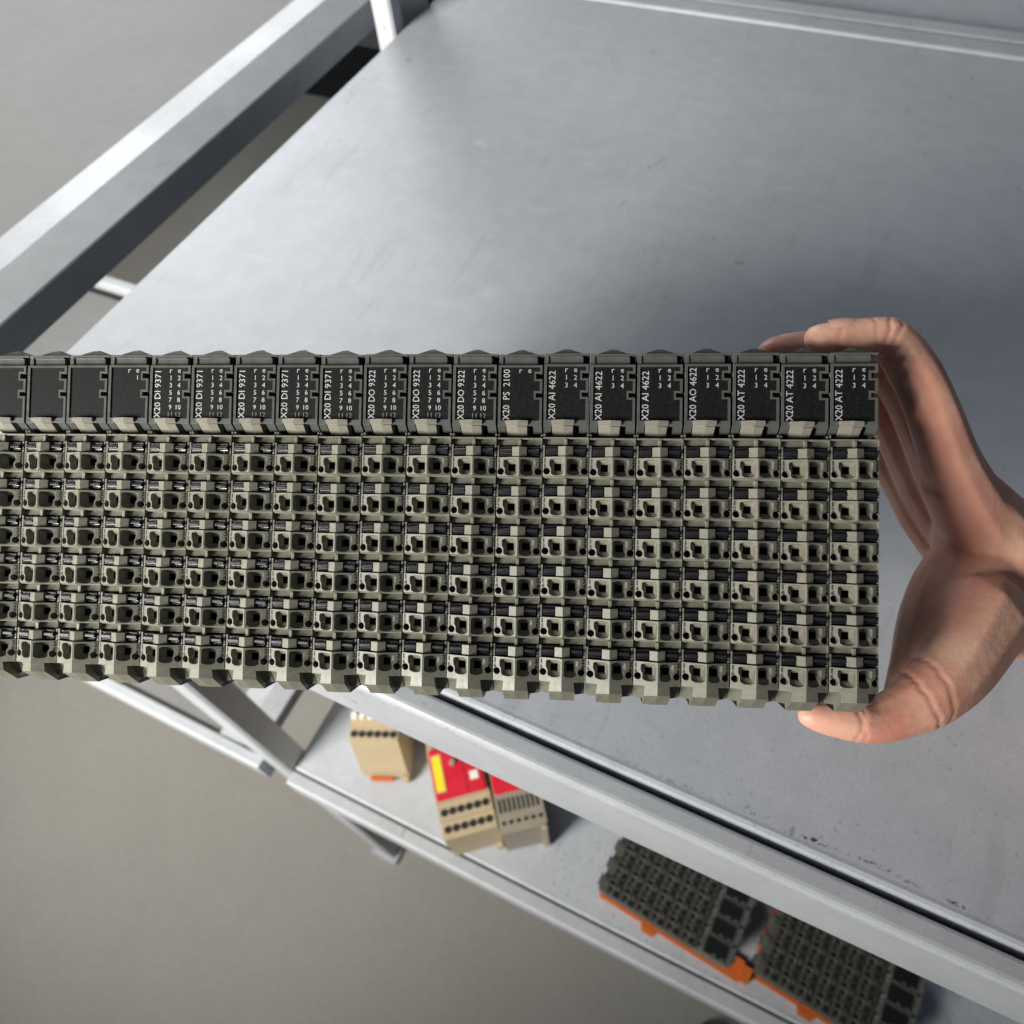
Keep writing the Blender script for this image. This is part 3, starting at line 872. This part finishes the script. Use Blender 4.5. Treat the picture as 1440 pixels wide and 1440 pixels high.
# beige relay with white buttons
rA = empty('safety_relay', Matrix.Translation((-0.2960, 0.1030, Z2 + 0.0005)) @ Matrix.Rotation(math.radians(23), 4, 'Z'))
tag(rA, 'beige relay with white round buttons at the left end of the lower shelf', 'relay', 'relays on the lower shelf')
hA = 0.102
bm = bmesh.new()
prof = [(0.0, 0.004), (0.0, 0.030), (0.016, hA - 0.006), (0.033, hA - 0.005), (0.033, hA), (0.100, hA), (0.110, hA - 0.02), (0.120, 0.004)]
extrude_profile(bm, prof, 0, 0.052, axis='X')
link('body', mesh_from('body', bm, M_BEIGE), rA)
screw_holes(rA, 0.005, 0.047, 6, 0.0215, hA - 0.0055)
for i in range(6):
    bm = bmesh.new(); bmesh.ops.create_cone(bm, cap_ends=True, segments=14, radius1=0.0034, radius2=0.0030, depth=0.006)
    o = link('button', mesh_from('button', bm, M_WHITE) if i == 0 else meb, rA); meb = o.data
    o.location = (0.005 + i * 0.0084, 0.0385, hA + 0.003)
bevel_box(0.0, 0.052, 0.046, 0.053, hA, hA + 0.003, M_BLACK, 'terminal_strip', rA, 0.0008)
bevel_box(0.006, 0.034, -0.005, -0.0002, 0.003, 0.010, M_ORANGE, 'rail_clip', rA)
bevel_box(0.044, 0.052, -0.006, -0.0002, 0.002, 0.016, M_BEIGE, 'end_rib', rA)

# ------------------------------------------------------------------ the hand (millimetres in the frame of the held row: x right, v down, d away)
def HP(x, v, d): return Vector((x, -v, -d)) * MM
def chain(bm, pts, step=0.22):
    """pts: (x, v, d, radius)"""
    n = len(pts)
    def cr(a, b, c, d, t):
        return [0.5 * ((2 * b[k]) + (-a[k] + c[k]) * t + (2 * a[k] - 5 * b[k] + 4 * c[k] - d[k]) * t * t + (-a[k] + 3 * b[k] - 3 * c[k] + d[k]) * t ** 3) for k in range(4)]
    for i in range(n - 1):
        a = pts[max(0, i - 1)]; b = pts[i]; c = pts[i + 1]; d = pts[min(n - 1, i + 2)]
        L = math.dist(b[:3], c[:3]); m = max(2, int(L / min(1.1, min(b[3], c[3]) * step)))
        for k in range(m + 1):
            x, v, dd, r = cr(a, b, c, d, k / m)
            bmesh.ops.create_icosphere(bm, subdivisions=2, radius=r * MM, matrix=Matrix.Translation(HP(x, v, dd)))
bm = bmesh.new()
chain(bm, [(89.5,-11.2,17,4.2),(94,-10.7,17,5.6),(103,-11.1,17,6.1),(109.5,-10.2,17,6.4),(116,-2,18,7.0),(122,8,21,7.4),(132,24,30,8.6),(146,40,42,11)])     # index
chain(bm, [(80.5,-12.2,36,3.8),(85,-12.8,36,5.0),(97,-13.4,36,5.8),(110,-12,36,6.4),(122,0,38,7.4),(136,22,46,8.8),(150,40,54,11)])                             # middle
chain(bm, [(84,-11.5,52,4.5),(98,-12.2,52,5.8),(111,-10,52,6.4),(123,4,54,7.4),(138,28,60,8.8),(152,46,62,11)])                                                  # ring
chain(bm, [(94,-10,66,4.2),(106,-9.6,66,5.2),(116,-2,66,5.8),(127,14,68,6.6),(142,38,70,8.5),(154,52,68,10.5)])                                                  # little
chain(bm, [(87.5,95.2,16,3.4),(92,95.6,16,4.9),(100,96.2,16,5.9),(106,96.0,17,6.4),(114,93.2,19,7.6),(121,89.5,21,9.0),(130,82,27,11.5),(142,68,38,15)])         # thumb
chain(bm, [(116,92,24,6.0),(125,82,32,9.5),(136,66,42,13),(150,52,50,15)])
chain(bm, [(134,28,34,9.5),(150,42,46,14),(166,58,52,17),(186,74,58,19)])
chain(bm, [(150,44,56,13),(170,56,58,17),(192,74,62,19.5)])
chain(bm, [(148,44,48,14),(158,58,52,17),(150,64,50,17),(172,66,54,18)])
chain(bm, [(160,58,58,16),(178,68,58,19),(196,80,60,20),(215,92,64,21),(250,112,74,25),(300,140,90,29)])
me = bpy.data.meshes.new('hand'); bm.to_mesh(me); bm.free()
ho = bpy.data.objects.new('hand', me); COL.objects.link(ho)
md = ho.modifiers.new('r', 'REMESH'); md.mode = 'VOXEL'; md.voxel_size = 0.0006
ms = ho.modifiers.new('s', 'SMOOTH'); ms.factor = 0.5; ms.iterations = 14
dg = bpy.context.evaluated_depsgraph_get()
me2 = bpy.data.meshes.new_from_object(ho.evaluated_get(dg))
bpy.data.objects.remove(ho)
me2.name = 'hand'; me2.materials.clear(); me2.materials.append(M_SKIN)
import numpy as np
co = np.empty(len(me2.vertices) * 3, dtype=np.float32); me2.vertices.foreach_get('co', co); co = co.reshape(-1, 3)
no = np.empty(len(me2.vertices) * 3, dtype=np.float32); me2.vertices.foreach_get('normal', no); no = no.reshape(-1, 3)
disp = np.zeros(len(co), dtype=np.float32)
# joint creases: centre, axis along the finger, reach, depth, width (mm)
for c, ax, reach, dep, wid in (((106.5,-11.5,17),(1,0.25,0),9,0.55,0.55), ((109.0,-10.6,17),(1,0.45,0),9,0.45,0.6), ((103.0,-12,17),(1,0.0,0.1),9,0.25,0.5), ((96.5,-11.8,17),(1,0.1,-0.5),8,0.25,0.45),
                               ((98.6,94.5,17),(1,0.0,0.12),10,0.50,0.55), ((101.2,94.6,17),(1,-0.05,-0.1),10,0.35,0.6), ((119,91,21),(1,-0.5,0),12,0.45,0.7), ((122,89,21),(1,-0.25,0.3),13,0.35,0.7),
                               ((96,-13.4,36),(1,0.1,-0.3),8,0.4,0.5)):
    c = np.array(HP(*c)); a = np.array(HP(*ax).normalized())
    t = (co - c) @ a * 1000; d = np.linalg.norm(co - c, axis=1) * 1000
    t = t + 0.25 * np.sin(co[:, 2] * 2600 + c[0] * 900)
    disp += -0.55 * dep * np.exp(-(t / wid) ** 2) * np.clip((reach - d) / 2.5, 0, 1)
    disp += 0.12 * dep * np.exp(-((np.abs(t) - 2.0 * wid) / wid) ** 2) * np.clip((reach - d) / 2.5, 0, 1)
co += no * disp[:, None] * 0.001
me2.vertices.foreach_set('co', co.reshape(-1)); me2.update()
for p in me2.polygons: p.use_smooth = True
hand = link('hand', me2, None, BLOCK)
tag(hand, 'bare right-hand fingers and thumb gripping the right end of the module row', 'hand')
def nail(c, along, up, ln, wd):
    """thin curved plate; c centre, along/up directions in the hand frame"""
    a = HP(*along).normalized(); u = HP(*up).normalized(); w = a.cross(u).normalized(); u = w.cross(a).normalized()
    bm = bmesh.new(); nu, nv = 9, 7; rows = []
    for lay in (0, 1):
        g = []
        for i in range(nu):
            t = -1 + 2 * i / (nu - 1); row = []
            for j in range(nv):
                s = -1 + 2 * j / (nv - 1)
                hw = wd / 2 * (1 - 0.28 * abs(t) ** 3)
                ang = s * 0.95
                p = HP(*c) + a * (t * ln / 2 * MM) + w * (math.sin(ang) * hw * MM) + u * ((math.cos(ang) - 1) * hw * 0.8 * MM - (0.45 * t * t) * MM - lay * 0.5 * MM)
                row.append(bm.verts.new(p))
            g.append(row)
        for i in range(nu - 1):
            for j in range(nv - 1):
                bm.faces.new((g[i][j], g[i+1][j], g[i+1][j+1], g[i][j+1]))
        rows.append(g)
    o = link('nail', mesh_from('nail', bm, M_NAIL, smooth=True), hand)
    return o
nail((95.5, -15.85, 13.8), (1, -0.06, 0.02), (0, -0.8, -0.6), 8.5, 7.4)
nail((86.5, -16.95, 32.9), (1, -0.08, 0), (0, -0.8, -0.6), 7, 6.0)
nail((93.8, 99.75, 13.4), (1, 0.15, -0.15), (-0.1, 0.85, -0.5), 8.2, 8.0)
